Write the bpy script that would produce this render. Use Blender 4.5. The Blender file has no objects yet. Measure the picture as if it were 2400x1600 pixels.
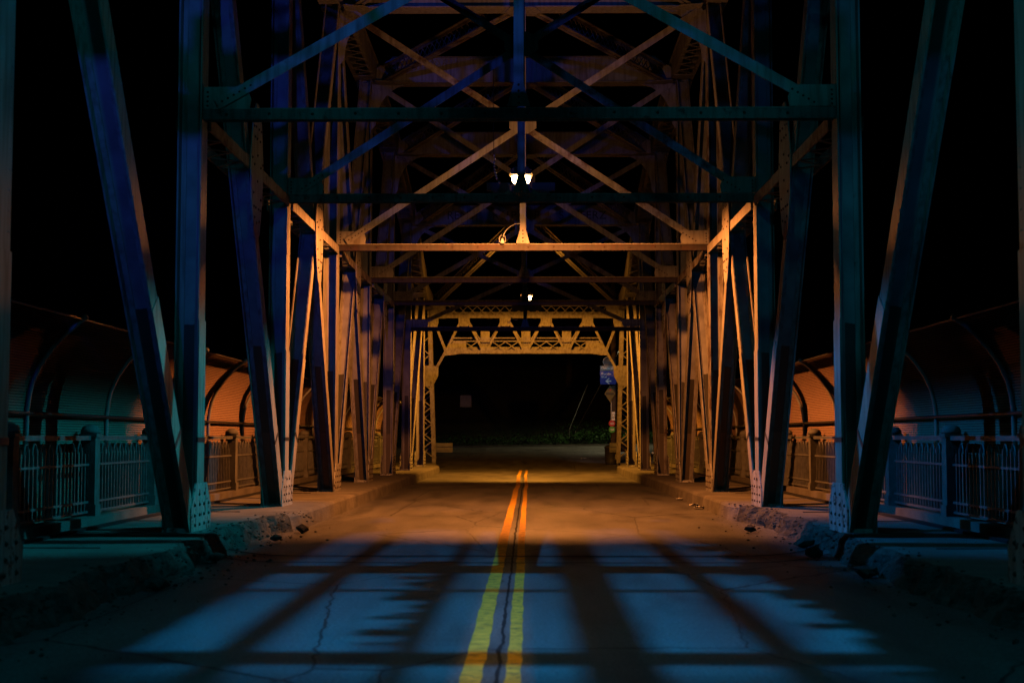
import bpy, math, random
from mathutils import Vector, Matrix, noise
random.seed(7)
R = math.radians
sc = bpy.context.scene
COL = sc.collection
PI = math.pi

# ------------------------------------------------------------------ camera, world, exposure, lights
cam = bpy.data.cameras.new('camera'); co = bpy.data.objects.new('camera', cam); COL.objects.link(co)
cam.lens = 50.0; cam.sensor_width = 36.0; cam.clip_start = 0.05; cam.clip_end = 2000
co.location = (0.13, 0.0, 1.45); co.rotation_euler = (R(93.82), 0, R(0.68))
sc.camera = co
cam.dof.use_dof = True; cam.dof.focus_distance = 33.0; cam.dof.aperture_fstop = 2.2

w = bpy.data.worlds.new('World'); sc.world = w; w.use_nodes = True
nt = w.node_tree; bg = nt.nodes['Background']
sky = nt.nodes.new('ShaderNodeTexSky'); sky.sky_type = 'NISHITA'; sky.sun_disc = False
sky.sun_elevation = R(-6); sky.sun_rotation = R(180)
nt.links.new(sky.outputs[0], bg.inputs[0]); bg.inputs[1].default_value = 0.012
sc.view_settings.view_transform = 'Standard'; sc.view_settings.look = 'None'
sc.view_settings.exposure = 0; sc.view_settings.gamma = 1
try:
    sc.cycles.use_denoising = True
    sc.cycles.max_bounces = 6; sc.cycles.diffuse_bounces = 0; sc.cycles.transparent_max_bounces = 16
    sc.cycles.sample_clamp_indirect = 2.0
except Exception: pass

def spot(name, loc, target, color, power, angle, blend=0.1, radius=0.05):
    l = bpy.data.lights.new(name, 'SPOT'); l.energy = power; l.color = color
    l.spot_size = R(angle); l.spot_blend = blend; l.shadow_soft_size = radius
    o = bpy.data.objects.new(name, l); COL.objects.link(o); o.location = loc
    d = Vector(target) - Vector(loc); o.rotation_euler = d.to_track_quat('-Z', 'Y').to_euler()
    return o
SOD = (1.0, 0.30, 0.060)
L1 = Vector((-0.02, 27.5, 6.43)); L2 = Vector((0.05, 53.2, 6.62))
spot('sodium_light', L1 + Vector((0, 0, -.10)), L1 + Vector((0, 0.3, -5)), SOD, 3600, 172, 0.22, 0.06)
spot('sodium_spill_fill', L1 + Vector((0, 0, .34)), L1 + Vector((0, 3.2, 3)), (1.0, .40, .14), 210, 158, 0.5, 0.08)  # added spot standing in for the lamp's upward spill and bounce
spot('sodium_light', L2 + Vector((0, 0, -.10)), L2 + Vector((0, 0.6, -5)), (1.0, 0.36, 0.035), 3600, 174, 0.15, 0.06)
spot('sodium_spill_fill', L2 + Vector((0, 0, .34)), L2 + Vector((0, 2.2, 2)), (1.0, 0.36, 0.035), 260, 150, 0.4, 0.08)  # same added upward spill for the far lamp
RL = Vector((0.0, 9.0, 8.6))
spot('cool_road_light', RL, (0, 14.2, 0), (0.02, 0.38, 1.0), 2900, 78, 0.45, 0.0075)
ML = Vector((-0.10, 2.5, 4.4))
spot('amber_marking_fill', ML, (-.1, 17.5, 0), (1.0, 0.50, 0.06), 1350, 62, 1.0, 0.002)  # added amber fill, slotted to tint only the centre lines
spot('cool_fill_light', (0.0, 7.0, 9.6), (0, 13.0, 0), (0.02, 0.44, 0.62), 430, 116, 0.5, 0.25)  # added weak fill for the near road, kerbs and fences
spot('cool_side_fill', (3.9, 18.7, 7.9), (-4.5, 20.0, 1.0), (0.01, 0.48, 0.66), 2500, 62, 0.35, 0.007)  # added pair of side fills for post inner faces, kerbs and fences
spot('cool_side_fill', (-3.9, 18.7, 7.9), (4.5, 20.0, 1.0), (0.008, 0.26, 0.78), 2500, 62, 0.35, 0.007)
spot('blue_flood_light', (1.8, -28, 4.6), (-5.0, 26, 10.2), (0.04, 0.10, 1.0), 12500, 21, 0.9, 0.15)
spot('blue_flood_light', (-1.8, -28, 4.6), (5.0, 26, 10.2), (0.02, 0.16, 0.60), 4200, 21, 0.9, 0.15)
spot('teal_flood_light', (0.4, -7, 1.0), (0.0, 26, 9.0), (0.01, 0.45, 0.60), 200, 64, 0.4, 0.15)
spot('far_street_light', (6.0, 88.5, 7.0), (3.5, 88.5, 0.7), (1.0, 0.88, 0.48), 620, 128, 0.5, 0.2)

spot('sign_fill_light', (2.9, 65.6, 6.3), (4.15, 70, 3.4), (0.7, 0.85, 1.0), 170, 44, 0.5, 0.03)  # added spot without a fixture, brightening only the signs
# ------------------------------------------------------------------ materials
MATS = {}
def mat(name, base, rough=0.6, var=0.35, scale=3.0, bump=0.15, bscale=40.0, metal=0.0, spec=0.5, second=None, thr=(0.55, 0.68), sscale=4.0):
    if name in MATS: return MATS[name]
    m = bpy.data.materials.new(name); m.use_nodes = True; t = m.node_tree; n = t.nodes; L = t.links
    b = n['Principled BSDF']; b.inputs['Roughness'].default_value = rough; b.inputs['Metallic'].default_value = metal
    b.inputs['Specular IOR Level'].default_value = spec
    tc = n.new('ShaderNodeTexCoord')
    nz = n.new('ShaderNodeTexNoise'); nz.inputs['Scale'].default_value = scale; nz.inputs['Detail'].default_value = 8
    L.new(tc.outputs['Object'], nz.inputs['Vector'])
    cr = n.new('ShaderNodeValToRGB'); e = cr.color_ramp.elements
    e[0].position = 0.3; e[1].position = 0.72
    e[0].color = tuple(c * (1 - var) for c in base) + (1,); e[1].color = tuple(min(1, c * (1 + var)) for c in base) + (1,)
    L.new(nz.outputs['Fac'], cr.inputs['Fac']); out = cr.outputs['Color']
    if name.endswith('steel'):
        m3 = n.new('ShaderNodeMapping'); m3.inputs['Scale'].default_value = (9, 9, .8); L.new(tc.outputs['Object'], m3.inputs[0])
        n3 = n.new('ShaderNodeTexNoise'); n3.inputs['Scale'].default_value = 1.6; n3.inputs['Detail'].default_value = 7; L.new(m3.outputs[0], n3.inputs['Vector'])
        r3 = n.new('ShaderNodeValToRGB'); r3.color_ramp.elements[0].position = .42; r3.color_ramp.elements[1].position = .75; r3.color_ramp.elements[0].color = (1, 1, 1, 1); r3.color_ramp.elements[1].color = (.38, .30, .24, 1)
        L.new(n3.outputs['Fac'], r3.inputs['Fac']); x3 = n.new('ShaderNodeMixRGB'); x3.blend_type = 'MULTIPLY'; x3.inputs['Fac'].default_value = .85
        L.new(out, x3.inputs['Color1']); L.new(r3.outputs['Color'], x3.inputs['Color2']); out = x3.outputs['Color']
    if second:
        n2 = n.new('ShaderNodeTexNoise'); n2.inputs['Scale'].default_value = sscale; n2.inputs['Detail'].default_value = 10; n2.inputs['Roughness'].default_value = 0.7
        L.new(tc.outputs['Object'], n2.inputs['Vector'])
        r2 = n.new('ShaderNodeValToRGB'); r2.color_ramp.elements[0].position = thr[0]; r2.color_ramp.elements[1].position = thr[1]
        L.new(n2.outputs['Fac'], r2.inputs['Fac'])
        mx = n.new('ShaderNodeMixRGB'); L.new(r2.outputs['Color'], mx.inputs['Fac']); L.new(out, mx.inputs['Color1'])
        mx.inputs['Color2'].default_value = tuple(second) + (1,); out = mx.outputs['Color']
    L.new(out, b.inputs['Base Color'])
    nb = n.new('ShaderNodeTexNoise'); nb.inputs['Scale'].default_value = bscale; nb.inputs['Detail'].default_value = 6
    L.new(tc.outputs['Object'], nb.inputs['Vector'])
    bp = n.new('ShaderNodeBump'); bp.inputs['Strength'].default_value = bump; bp.inputs['Distance'].default_value = 0.02
    L.new(nb.outputs['Fac'], bp.inputs['Height']); L.new(bp.outputs['Normal'], b.inputs['Normal'])
    MATS[name] = m; return m

steel = mat('painted_steel', (0.40, 0.37, 0.31), 0.62, 0.16, 2.0, 0.12, 30, second=(0.10, 0.040, 0.018), thr=(0.63, 0.74), sscale=3.2)
steel_rusty = mat('rusty_painted_steel', (0.38, 0.34, 0.28), 0.65, 0.25, 4.0, 0.3, 30, second=(0.075, 0.028, 0.012), thr=(0.47, 0.62), sscale=2.6)
steel_chipped = mat('chipped_painted_steel', (0.48, 0.47, 0.43), 0.6, 0.15, 5.0, 0.4, 40, second=(0.05, 0.022, 0.012), thr=(0.54, 0.60), sscale=9)
strut_a = mat('grimy_green_steel', (.20, .20, .17), .65, .3, 3, .3, 30, second=(.05, .03, .02), thr=(.55, .65), sscale=5)
strut_m = mat('dimmed_rusty_steel', (.045, .034, .025), .65, .4, 3, .3, 30, second=(.05, .02, .01), thr=(.5, .62), sscale=5)  # base darkened so lamp-lit strut fronts stay dim, plus rust blotches
rivet_m = mat('rusty_rivet', (0.05, 0.025, 0.015), 0.7, 0.3, 20)
# post web: darker anti-graffiti coat on the lowest 2.9 m
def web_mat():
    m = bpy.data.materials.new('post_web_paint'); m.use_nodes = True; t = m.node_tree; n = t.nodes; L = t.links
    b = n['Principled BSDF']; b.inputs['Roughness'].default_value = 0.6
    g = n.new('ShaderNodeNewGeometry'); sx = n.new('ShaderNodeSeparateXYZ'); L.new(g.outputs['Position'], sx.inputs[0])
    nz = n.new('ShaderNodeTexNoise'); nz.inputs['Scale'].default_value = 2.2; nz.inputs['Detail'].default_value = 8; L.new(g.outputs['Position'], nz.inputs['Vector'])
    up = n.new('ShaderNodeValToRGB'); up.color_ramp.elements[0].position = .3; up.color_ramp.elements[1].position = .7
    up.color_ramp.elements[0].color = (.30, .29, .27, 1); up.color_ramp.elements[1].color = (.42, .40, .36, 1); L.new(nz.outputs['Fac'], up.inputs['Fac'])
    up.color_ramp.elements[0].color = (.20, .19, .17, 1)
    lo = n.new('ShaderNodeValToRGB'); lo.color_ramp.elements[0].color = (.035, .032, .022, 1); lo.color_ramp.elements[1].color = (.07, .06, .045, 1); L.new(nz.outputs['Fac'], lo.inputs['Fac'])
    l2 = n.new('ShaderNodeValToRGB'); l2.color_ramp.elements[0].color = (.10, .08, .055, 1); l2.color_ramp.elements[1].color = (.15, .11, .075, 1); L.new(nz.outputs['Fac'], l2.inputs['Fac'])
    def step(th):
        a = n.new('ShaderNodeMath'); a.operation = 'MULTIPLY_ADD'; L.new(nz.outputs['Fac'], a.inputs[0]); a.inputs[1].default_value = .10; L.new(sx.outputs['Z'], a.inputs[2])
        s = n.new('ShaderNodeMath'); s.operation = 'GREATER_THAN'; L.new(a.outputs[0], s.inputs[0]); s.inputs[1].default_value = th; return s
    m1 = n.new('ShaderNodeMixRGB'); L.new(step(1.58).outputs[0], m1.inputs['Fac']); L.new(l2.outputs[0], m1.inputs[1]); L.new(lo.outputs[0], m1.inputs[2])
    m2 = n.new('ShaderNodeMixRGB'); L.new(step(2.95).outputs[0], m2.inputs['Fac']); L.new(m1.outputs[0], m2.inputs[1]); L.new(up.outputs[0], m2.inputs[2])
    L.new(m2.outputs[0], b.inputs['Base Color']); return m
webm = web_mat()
def asphalt_mat(name, c0, c1, rough):
    m = bpy.data.materials.new(name); m.use_nodes = True; t = m.node_tree; n = t.nodes; L = t.links
    b = n['Principled BSDF']; tc = n.new('ShaderNodeTexCoord')
    def nz(scale, det, vec=(1, 1, 1)):
        mp = n.new('ShaderNodeMapping'); mp.inputs['Scale'].default_value = vec; L.new(tc.outputs['Object'], mp.inputs[0])
        x = n.new('ShaderNodeTexNoise'); x.inputs['Scale'].default_value = scale; x.inputs['Detail'].default_value = det; L.new(mp.outputs[0], x.inputs['Vector']); return x
    big = nz(0.9, 6, (1.6, .35, 1)); fine = nz(38, 6, (1, 2.2, 1))
    cr = n.new('ShaderNodeValToRGB'); cr.color_ramp.elements[0].position = .3; cr.color_ramp.elements[1].position = .75
    cr.color_ramp.elements[0].color = c0 + (1,); cr.color_ramp.elements[1].color = c1 + (1,); L.new(big.outputs['Fac'], cr.inputs['Fac'])
    sp = n.new('ShaderNodeMixRGB'); sp.blend_type = 'OVERLAY'; sp.inputs['Fac'].default_value = .9; L.new(cr.outputs[0], sp.inputs[1]); fr_ = n.new('ShaderNodeValToRGB'); fr_.color_ramp.elements[0].position = .36; fr_.color_ramp.elements[1].position = .66; fr_.color_ramp.elements[0].color = (.16, .16, .16, 1); fr_.color_ramp.elements[1].color = (.86, .86, .86, 1)
    L.new(fine.outputs['Fac'], fr_.inputs['Fac']); L.new(fr_.outputs[0], sp.inputs[2])
    # thin cracks
    v = n.new('ShaderNodeTexVoronoi'); v.feature = 'DISTANCE_TO_EDGE'; v.inputs['Scale'].default_value = .33
    mp = n.new('ShaderNodeMapping'); mp.inputs['Scale'].default_value = (1.5, .6, 1); wv = nz(3, 5)
    ad = n.new('ShaderNodeMixRGB'); ad.inputs['Fac'].default_value = .12; L.new(tc.outputs['Object'], ad.inputs[1]); L.new(wv.outputs['Color'], ad.inputs[2])
    L.new(ad.outputs[0], mp.inputs[0]); L.new(mp.outputs[0], v.inputs['Vector'])
    lt = n.new('ShaderNodeMath'); lt.operation = 'LESS_THAN'; lt.inputs[1].default_value = .0035; L.new(v.outputs['Distance'], lt.inputs[0])
    # oil drips, patches and rubber worn into the lanes
    pt = nz(1.7, 9, (1.0, .22, 1)); pr = n.new('ShaderNodeValToRGB'); pr.color_ramp.elements[0].position = .50; pr.color_ramp.elements[1].position = .66; pr.color_ramp.elements[0].color = (1, 1, 1, 1); pr.color_ramp.elements[1].color = (.55, .55, .55, 1)
    L.new(pt.outputs['Fac'], pr.inputs['Fac']); mu = n.new('ShaderNodeMixRGB'); mu.blend_type = 'MULTIPLY'; mu.inputs['Fac'].default_value = 1; L.new(sp.outputs[0], mu.inputs[1]); L.new(pr.outputs[0], mu.inputs[2]); sp = mu
    mk = n.new('ShaderNodeMixRGB'); L.new(lt.outputs[0], mk.inputs['Fac']); L.new(sp.outputs[0], mk.inputs[1]); mk.inputs[2].default_value = (.012, .012, .012, 1)
    L.new(mk.outputs[0], b.inputs['Base Color'])
    rr = n.new('ShaderNodeMapRange'); rr.inputs[3].default_value = rough - .1; rr.inputs[4].default_value = rough + .15; L.new(big.outputs['Fac'], rr.inputs[0]); L.new(rr.outputs[0], b.inputs['Roughness'])
    bp = n.new('ShaderNodeBump'); bp.inputs['Strength'].default_value = .55; bp.inputs['Distance'].default_value = .012; L.new(fine.outputs['Fac'], bp.inputs['Height'])
    b2 = n.new('ShaderNodeBump'); b2.inputs['Strength'].default_value = .4; b2.inputs['Distance'].default_value = .03
    rip = nz(3.2, 4, (.25, 3.4, 1)); L.new(rip.outputs['Fac'], b2.inputs['Height']); L.new(bp.outputs[0], b2.inputs['Normal']); L.new(b2.outputs[0], b.inputs['Normal'])
    return m
asphalt = asphalt_mat('worn_asphalt', (.105, .10, .095), (.19, .18, .17), .5)
asphalt_far = asphalt_mat('pale_worn_asphalt', (.10, .098, .09), (.16, .155, .14), .7)
concrete = mat('worn_concrete', (.17, .155, .135), .9, .3, 1.6, .6, 25, second=(.12, .10, .08), thr=(.52, .72), sscale=3)
rubble_m = mat('broken_concrete', (.08, .072, .06), .9, .45, 6, 1.0, 18, second=(.04, .035, .028), thr=(.45, .62), sscale=7)
yellow = mat('worn_yellow_paint', (.74, .39, .03), .8, .3, 8, .3, 60, second=(.09, .07, .03), thr=(.54, .66), sscale=11)
black_tar = mat('black_tar', (.010, .010, .011), .95, .2, 8)
darkmetal = mat('dark_metal', (.03, .03, .032), .5, .2, 8)
galv = mat('galvanised_metal', (.35, .36, .36), .45, .2, 6, metal=.3)
railm = mat('cast_iron_paint', (.15, .155, .155), .5, .3, 9, .3)
stonem = mat('newel_concrete', (.16, .16, .15), .8, .3, 6, .4)
leafm = mat('roadside_leaf', (.022, .075, .012), .55, .5, 1.5, .1)
leafd = mat('dark_tree_leaf', (.012, .028, .009), .6, .5, 1.0, .1)
barkm = mat('dark_bark', (.07, .05, .035), .9, .4, 6, .8, 12)
soil = mat('hillside_soil', (.015, .018, .009), .95, .5, .3, .6, 2)
white_m = mat('white_sheet', (.75, .75, .72), .5, .08, 8, .05)
blue_m = mat('blue_sign_sheet', (.010, .035, .32), .4, .08, 4, .02)
grey_m = mat('dull_sign_sheet', (.22, .20, .17), .6, .15, 4, .02)
amber_m = mat('yellow_sign_sheet', (.10, .075, .012), .5, .15, 4, .02)
red_m = mat('red_sign_sheet', (.45, .012, .03), .4, .1, 4, .02)
green_m = mat('green_sign_sheet', (.05, .32, .05), .4, .1, 4, .02)
black_m = mat('black_lettering', (.012, .012, .012), .7, .1, 8)
graf_m = mat('graffiti_paint', (.05, .035, .04), .7, .2, 8)
def emis(name, col, s):
    m = bpy.data.materials.new(name); m.use_nodes = True; b = m.node_tree.nodes['Principled BSDF']
    b.inputs['Base Color'].default_value = (.8, .8, .8, 1); b.inputs['Emission Color'].default_value = col + (1,); b.inputs['Emission Strength'].default_value = s; return m
glow = emis('lit_sodium_glass', (1, .62, .25), 60)
halo_m = emis('lamp_halo_rim', (1, .42, .08), 1.1)  # glowing rim added to suggest the orange halo around the bulbs
glow_cool = emis('lit_cool_glass', (.35, .75, 1), 6)
def mesh_mat():
    m = bpy.data.materials.new('woven_wire_mesh'); m.use_nodes = True; t = m.node_tree; n = t.nodes; L = t.links
    b = n['Principled BSDF']; b.inputs['Base Color'].default_value = (.50, .32, .24, 1); b.inputs['Roughness'].default_value = .8; b.inputs['Specular IOR Level'].default_value = .08
    uv = n.new('ShaderNodeUVMap'); sx = n.new('ShaderNodeSeparateXYZ'); L.new(uv.outputs[0], sx.inputs[0])
    def st(o, sp, wd):
        a = n.new('ShaderNodeMath'); a.operation = 'DIVIDE'; L.new(o, a.inputs[0]); a.inputs[1].default_value = sp
        f = n.new('ShaderNodeMath'); f.operation = 'FRACT'; L.new(a.outputs[0], f.inputs[0])
        c = n.new('ShaderNodeMath'); c.operation = 'LESS_THAN'; L.new(f.outputs[0], c.inputs[0]); c.inputs[1].default_value = wd; return c
    a = st(sx.outputs[0], .034, .40); c = st(sx.outputs[1], .034, .52)
    mx = n.new('ShaderNodeMath'); mx.operation = 'MAXIMUM'; L.new(a.outputs[0], mx.inputs[0]); L.new(c.outputs[0], mx.inputs[1])
    tr = n.new('ShaderNodeBsdfTransparent'); ms = n.new('ShaderNodeMixShader'); L.new(mx.outputs[0], ms.inputs[0]); L.new(tr.outputs[0], ms.inputs[1]); L.new(b.outputs[0], ms.inputs[2])
    L.new(ms.outputs[0], n['Material Output'].inputs['Surface']); return m
wire_m = mesh_mat()

# ------------------------------------------------------------------ mesh helpers
class MB:
    def __init__(s): s.v = []; s.f = []; s.mi = []; s.uv = {}
    def add(s, vs, fs, mi=0):
        o = len(s.v); s.v += [tuple(v) for v in vs]; s.f += [tuple(i + o for i in f) for f in fs]; s.mi += [mi] * len(fs)
    def box(s, x0, x1, y0, y1, z0, z1, mi=0, M=None):
        vs = [Vector(p) for p in ((x0,y0,z0),(x1,y0,z0),(x1,y1,z0),(x0,y1,z0),(x0,y0,z1),(x1,y0,z1),(x1,y1,z1),(x0,y1,z1))]
        if M is not None: vs = [M @ v for v in vs]
        s.add(vs, [(0,3,2,1),(4,5,6,7),(0,1,5,4),(1,2,6,5),(2,3,7,6),(3,0,4,7)], mi)
    def obox(s, c, ax, ay, az, hx, hy, hz, mi=0):
        c = Vector(c); vs = [c + ax*a*hx + ay*b*hy + az*d*hz for a, b, d in ((-1,-1,-1),(1,-1,-1),(1,1,-1),(-1,1,-1),(-1,-1,1),(1,-1,1),(1,1,1),(-1,1,1))]
        s.add(vs, [(0,3,2,1),(4,5,6,7),(0,1,5,4),(1,2,6,5),(2,3,7,6),(3,0,4,7)], mi)
    def bar(s, p, q, wdt, thk, side, mi=0, off=0.0):
        """flat bar p->q: wdt measured across 'side', thk along the remaining axis, off shifts along that axis"""
        p = Vector(p); q = Vector(q); d = (q - p); l = d.length; d.normalize()
        sd = Vector(side); sd = (sd - d * sd.dot(d)).normalized(); n_ = d.cross(sd)
        s.obox((p + q) / 2 + n_ * off, d, sd, n_, l / 2, wdt / 2, thk / 2, mi)
    def tube(s, pts, r, seg=8, mi=0, cap=True):
        pts = [Vector(p) for p in pts]; o = len(s.v); n_ = len(pts); rr = r if isinstance(r, (list, tuple)) else [r] * n_
        ref = None
        for i, p in enumerate(pts):
            t = (pts[min(i + 1, n_ - 1)] - pts[max(i - 1, 0)]).normalized()
            if ref is None: ref = t.orthogonal().normalized()
            ref = (ref - t * ref.dot(t)).normalized(); b = t.cross(ref)
            for k in range(seg):
                a = 2 * PI * k / seg; s.v.append(tuple(p + (ref * math.cos(a) + b * math.sin(a)) * rr[i]))
        for i in range(n_ - 1):
            for k in range(seg):
                k2 = (k + 1) % seg; s.f.append((o + i*seg + k, o + i*seg + k2, o + (i+1)*seg + k2, o + (i+1)*seg + k)); s.mi.append(mi)
        if cap:
            s.f.append(tuple(o + k for k in range(seg))[::-1]); s.mi.append(mi)
            s.f.append(tuple(o + (n_-1)*seg + k for k in range(seg))); s.mi.append(mi)
    def poly(s, pts, nrm, thk, mi=0):
        """flat plate: outline pts extruded by thk along nrm"""
        n_ = len(pts); nv = Vector(nrm) * thk; vs = [Vector(p) for p in pts] + [Vector(p) + nv for p in pts]
        s.add(vs, [tuple(range(n_))[::-1], tuple(range(n_, 2*n_))] + [(i, (i+1) % n_, (i+1) % n_ + n_, i + n_) for i in range(n_)], mi)
    def lathe(s, c, prof, seg=12, mi=0):
        c = Vector(c); o = len(s.v)
        for r, z in prof:
            for k in range(seg): a = 2*PI*k/seg; s.v.append((c.x + r*math.cos(a), c.y + r*math.sin(a), c.z + z))
        for i in range(len(prof)-1):
            for k in range(seg):
                k2 = (k+1) % seg; s.f.append((o+i*seg+k, o+i*seg+k2, o+(i+1)*seg+k2, o+(i+1)*seg+k)); s.mi.append(mi)
        s.f.append(tuple(o+k for k in range(seg))[::-1]); s.mi.append(mi)
        s.f.append(tuple(o+(len(prof)-1)*seg+k for k in range(seg))); s.mi.append(mi)
    def rivet(s, c, nrm, r=0.02, mi=1):
        nrm = Vector(nrm); a = nrm.orthogonal().normalized(); b = nrm.cross(a); c = Vector(c); o = len(s.v)
        for k in range(6): t = k*PI/3; s.v.append(tuple(c + (a*math.cos(t) + b*math.sin(t))*r))
        for k in range(6): t = k*PI/3; s.v.append(tuple(c + nrm*r*.7 + (a*math.cos(t) + b*math.sin(t))*r*.5))
        for k in range(6): s.f.append((o+k, o+(k+1) % 6, o+6+(k+1) % 6, o+6+k)); s.mi.append(mi)
        s.f.append(tuple(o+6+k for k in range(6))); s.mi.append(mi)
    def build(s, name, mats, parent=None, smooth=False, loc=None):
        me = bpy.data.meshes.new(name)
        if loc is not None: L0 = Vector(loc); vs = [tuple(Vector(v) - L0) for v in s.v]
        else: vs = s.v
        me.from_pydata(vs, [], s.f)
        if not isinstance(mats, (list, tuple)): mats = [mats]
        for m in mats: me.materials.append(m)
        for p, i in zip(me.polygons, s.mi): p.material_index = min(i, len(mats)-1); p.use_smooth = smooth
        o = bpy.data.objects.new(name, me); COL.objects.link(o)
        if loc is not None: o.location = loc
        if parent is not None:
            o.parent = parent; q = parent; off = Vector((0, 0, 0))
            while q is not None: off = off + Vector(q.location); q = q.parent
            o.location = Vector(o.location) - off
        return o
def tag(o, label=None, cat=None, group=None, kind=None):
    if label: o['label'] = label
    if cat: o['category'] = cat
    if group: o['group'] = group
    if kind: o['kind'] = kind
    return o
def empty(name, loc, label, cat, group=None):
    o = bpy.data.objects.new(name, None); o.location = loc; o.empty_display_size = .2; COL.objects.link(o); return tag(o, label, cat, group)
def text(name, body, size, loc, rot, m, parent, ext=.004, align='CENTER'):
    c = bpy.data.curves.new(name, 'FONT'); c.body = body; c.size = size; c.extrude = ext; c.align_x = align; c.align_y = 'CENTER'
    o = bpy.data.objects.new(name, c); c.materials.append(m); COL.objects.link(o); o.location = loc; o.rotation_euler = rot
    bpy.context.view_layer.update(); dg = bpy.context.evaluated_depsgraph_get()
    me = bpy.data.meshes.new_from_object(o.evaluated_get(dg)); bpy.data.objects.remove(o); o = bpy.data.objects.new(name, me)
    COL.objects.link(o); o.location = loc; o.rotation_euler = rot
    if parent is not None:
        o.parent = parent; q = parent; off = Vector((0, 0, 0))
        while q is not None: off = off + Vector(q.location); q = q.parent
        o.location = Vector(loc) - off
    return o
X = Vector((1,0,0)); Y = Vector((0,1,0)); Z = Vector((0,0,1))

# ------------------------------------------------------------------ terrain, roads
def road_z(x, y):
    if y <= 64: return 0.0
    t = min(1.0, (y - 64) / 26.0); return t*t*(3-2*t) * .80 * 1.0 + min(t, 1) * .012 * x
def smooth(a, b, t): t = max(0, min(1, (t-a)/(b-a))); return t*t*(3-2*t)
def terr(x, y):
    nz = noise.noise(Vector((x*.05, y*.05, 0)))*1.5 + noise.noise(Vector((x*.2, y*.2, 3)))*.4
    r = road_z(x, y) - .06
    valley = -13 + nz
    if y < 30: k = smooth(-6, -2, -y) if y < 0 else 0.0
    else: k = smooth(58, 66, y)
    h = valley*(1-k) + r*k
    if y > 90.6:
        up = smooth(90.6, 150, y) * 26 + (y-90.6)*.06
        h = r + up + nz*smooth(91, 100, y) + smooth(90.6, 92, y)*.15
    elif y > 66 and abs(x) > 12 and y < 81: h = r + nz*.2 - smooth(12, 30, abs(x))*3
    return h
mb = MB(); xs = [-400,-250,-150,-90,-60,-45,-36] + [-30 + i*1.5 for i in range(41)] + [36,45,60,90,150,250,400]
yy = [-200,-90,-50,-30,-20,-12,-8,-6,-5,-4,-3,-2,0,4,10,18,26,34,42,50,55,58] + [59+i*.9 for i in range(72)] + [126,132,140,150,165,190,240,320,500]
for y in yy:
    for x in xs: mb.v.append((x, y, terr(x, y)))
nx = len(xs)
for j in range(len(yy)-1):
    for i in range(nx-1): a = j*nx+i; mb.f.append((a, a+1, a+nx+1, a+nx)); mb.mi.append(0)
tag(mb.build('hills', soil, smooth=True), kind='structure')

mb = MB(); 
def sheet(mb, x0, x1, ya, yb, z, nxs=8, dy=.5, zf=None, edge=None):
    o = len(mb.v); ny = max(1, int(round((yb-ya)/dy)))
    for j in range(ny+1):
        y = ya + (yb-ya)*j/ny
        for i in range(nxs+1):
            x = x0 + (x1-x0)*i/nxs
            mb.v.append((x, y, z + (zf(x, y) if zf else 0)))
    for j in range(ny):
        for i in range(nxs): a = o + j*(nxs+1)+i; mb.f.append((a, a+1, a+nxs+2, a+nxs+1)); mb.mi.append(0)
def rz(x, y):
    s = -.012*smooth(2.6, 3.6, abs(x))
    return road_z(x, y) + s + .006*noise.noise(Vector((x*.8, y*.5, 0)))
sheet(mb, -4.3, 4.4, -12, 64, 0, 24, .5, rz)
for i in range(1): tag(mb.build('road', asphalt, smooth=True), kind='structure')
mb = MB(); sheet(mb, -8.0, 8.4, 64, 80.5, 0.0, 20, .5, lambda x, y: road_z(x, y))
tag(mb.build('approach_road', asphalt, smooth=True), kind='structure')
mb = MB(); sheet(mb, -60, 60, 80.5, 90.5, 0.0, 60, .5, lambda x, y: road_z(x, y) + .01)
tag(mb.build('cross_street', asphalt_far, smooth=True), kind='structure')
mb = MB(); sheet(mb, -60, 60, 90.5, 90.8, 0.0, 60, .3, lambda x, y: road_z(x, y) + .12)
for i in range(60): mb.box(-60+2*i, -60+2*i+2, 90.42, 90.5, road_z(-59+2*i, 90)-.1, road_z(-59+2*i, 90)+.12)
tag(mb.build('far_kerb', concrete), kind='structure')
mb = MB(); mb.lathe((.9, 83.2, road_z(.9, 83.2)+.012), [(.42, 0), (.42, .006), (.36, .008)], 20)
tag(mb.build('manhole_cover', darkmetal), 'dark round iron cover set in the cross street beyond the bridge', 'manhole cover')

# yellow centre lines, a little ragged and wandering
def wob(y): return .018*noise.noise(Vector((y*.25, 1.3, 0))) + (.035*math.exp(-((y-43)/2.5)**2) - .02*math.exp(-((y-52)/3)**2))
for (xa, xb) in ((-.285, -.155), (-.015, .080)):
    mb = MB(); y = -8.0; pr = None
    while y < 61.5:
        d = wob(y); z = rz(0, y) + .005; e1 = random.uniform(-.006, .006); e2 = random.uniform(-.006, .006)
        cur = ((xa+d+e1, y, z), (xb+d+e2, y, z))
        if pr: mb.add([pr[0], pr[1], cur[1], cur[0]], [(0, 1, 2, 3)])
        pr = cur; y += .22
    tag(mb.build('centre_line_marking', yellow), kind='structure')
mb = MB(); pr = None; y = 2.0
while y < 56:   # crack between the lines
    x = -.065 + wob(y) + .018*noise.noise(Vector((y*1.8, 5, 0))) + .012*noise.noise(Vector((y*6, 9, 0))); wd = .010 + .012*abs(noise.noise(Vector((y*2.2, 0, 4)))); z = rz(0, y) + .009
    cur = ((x-wd, y, z), (x+wd, y, z))
    if pr: mb.add([pr[0], pr[1], cur[1], cur[0]], [(0, 1, 2, 3)])
    pr = cur; y += .07
tag(mb.build('road_crack', black_tar), kind='structure')
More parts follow.
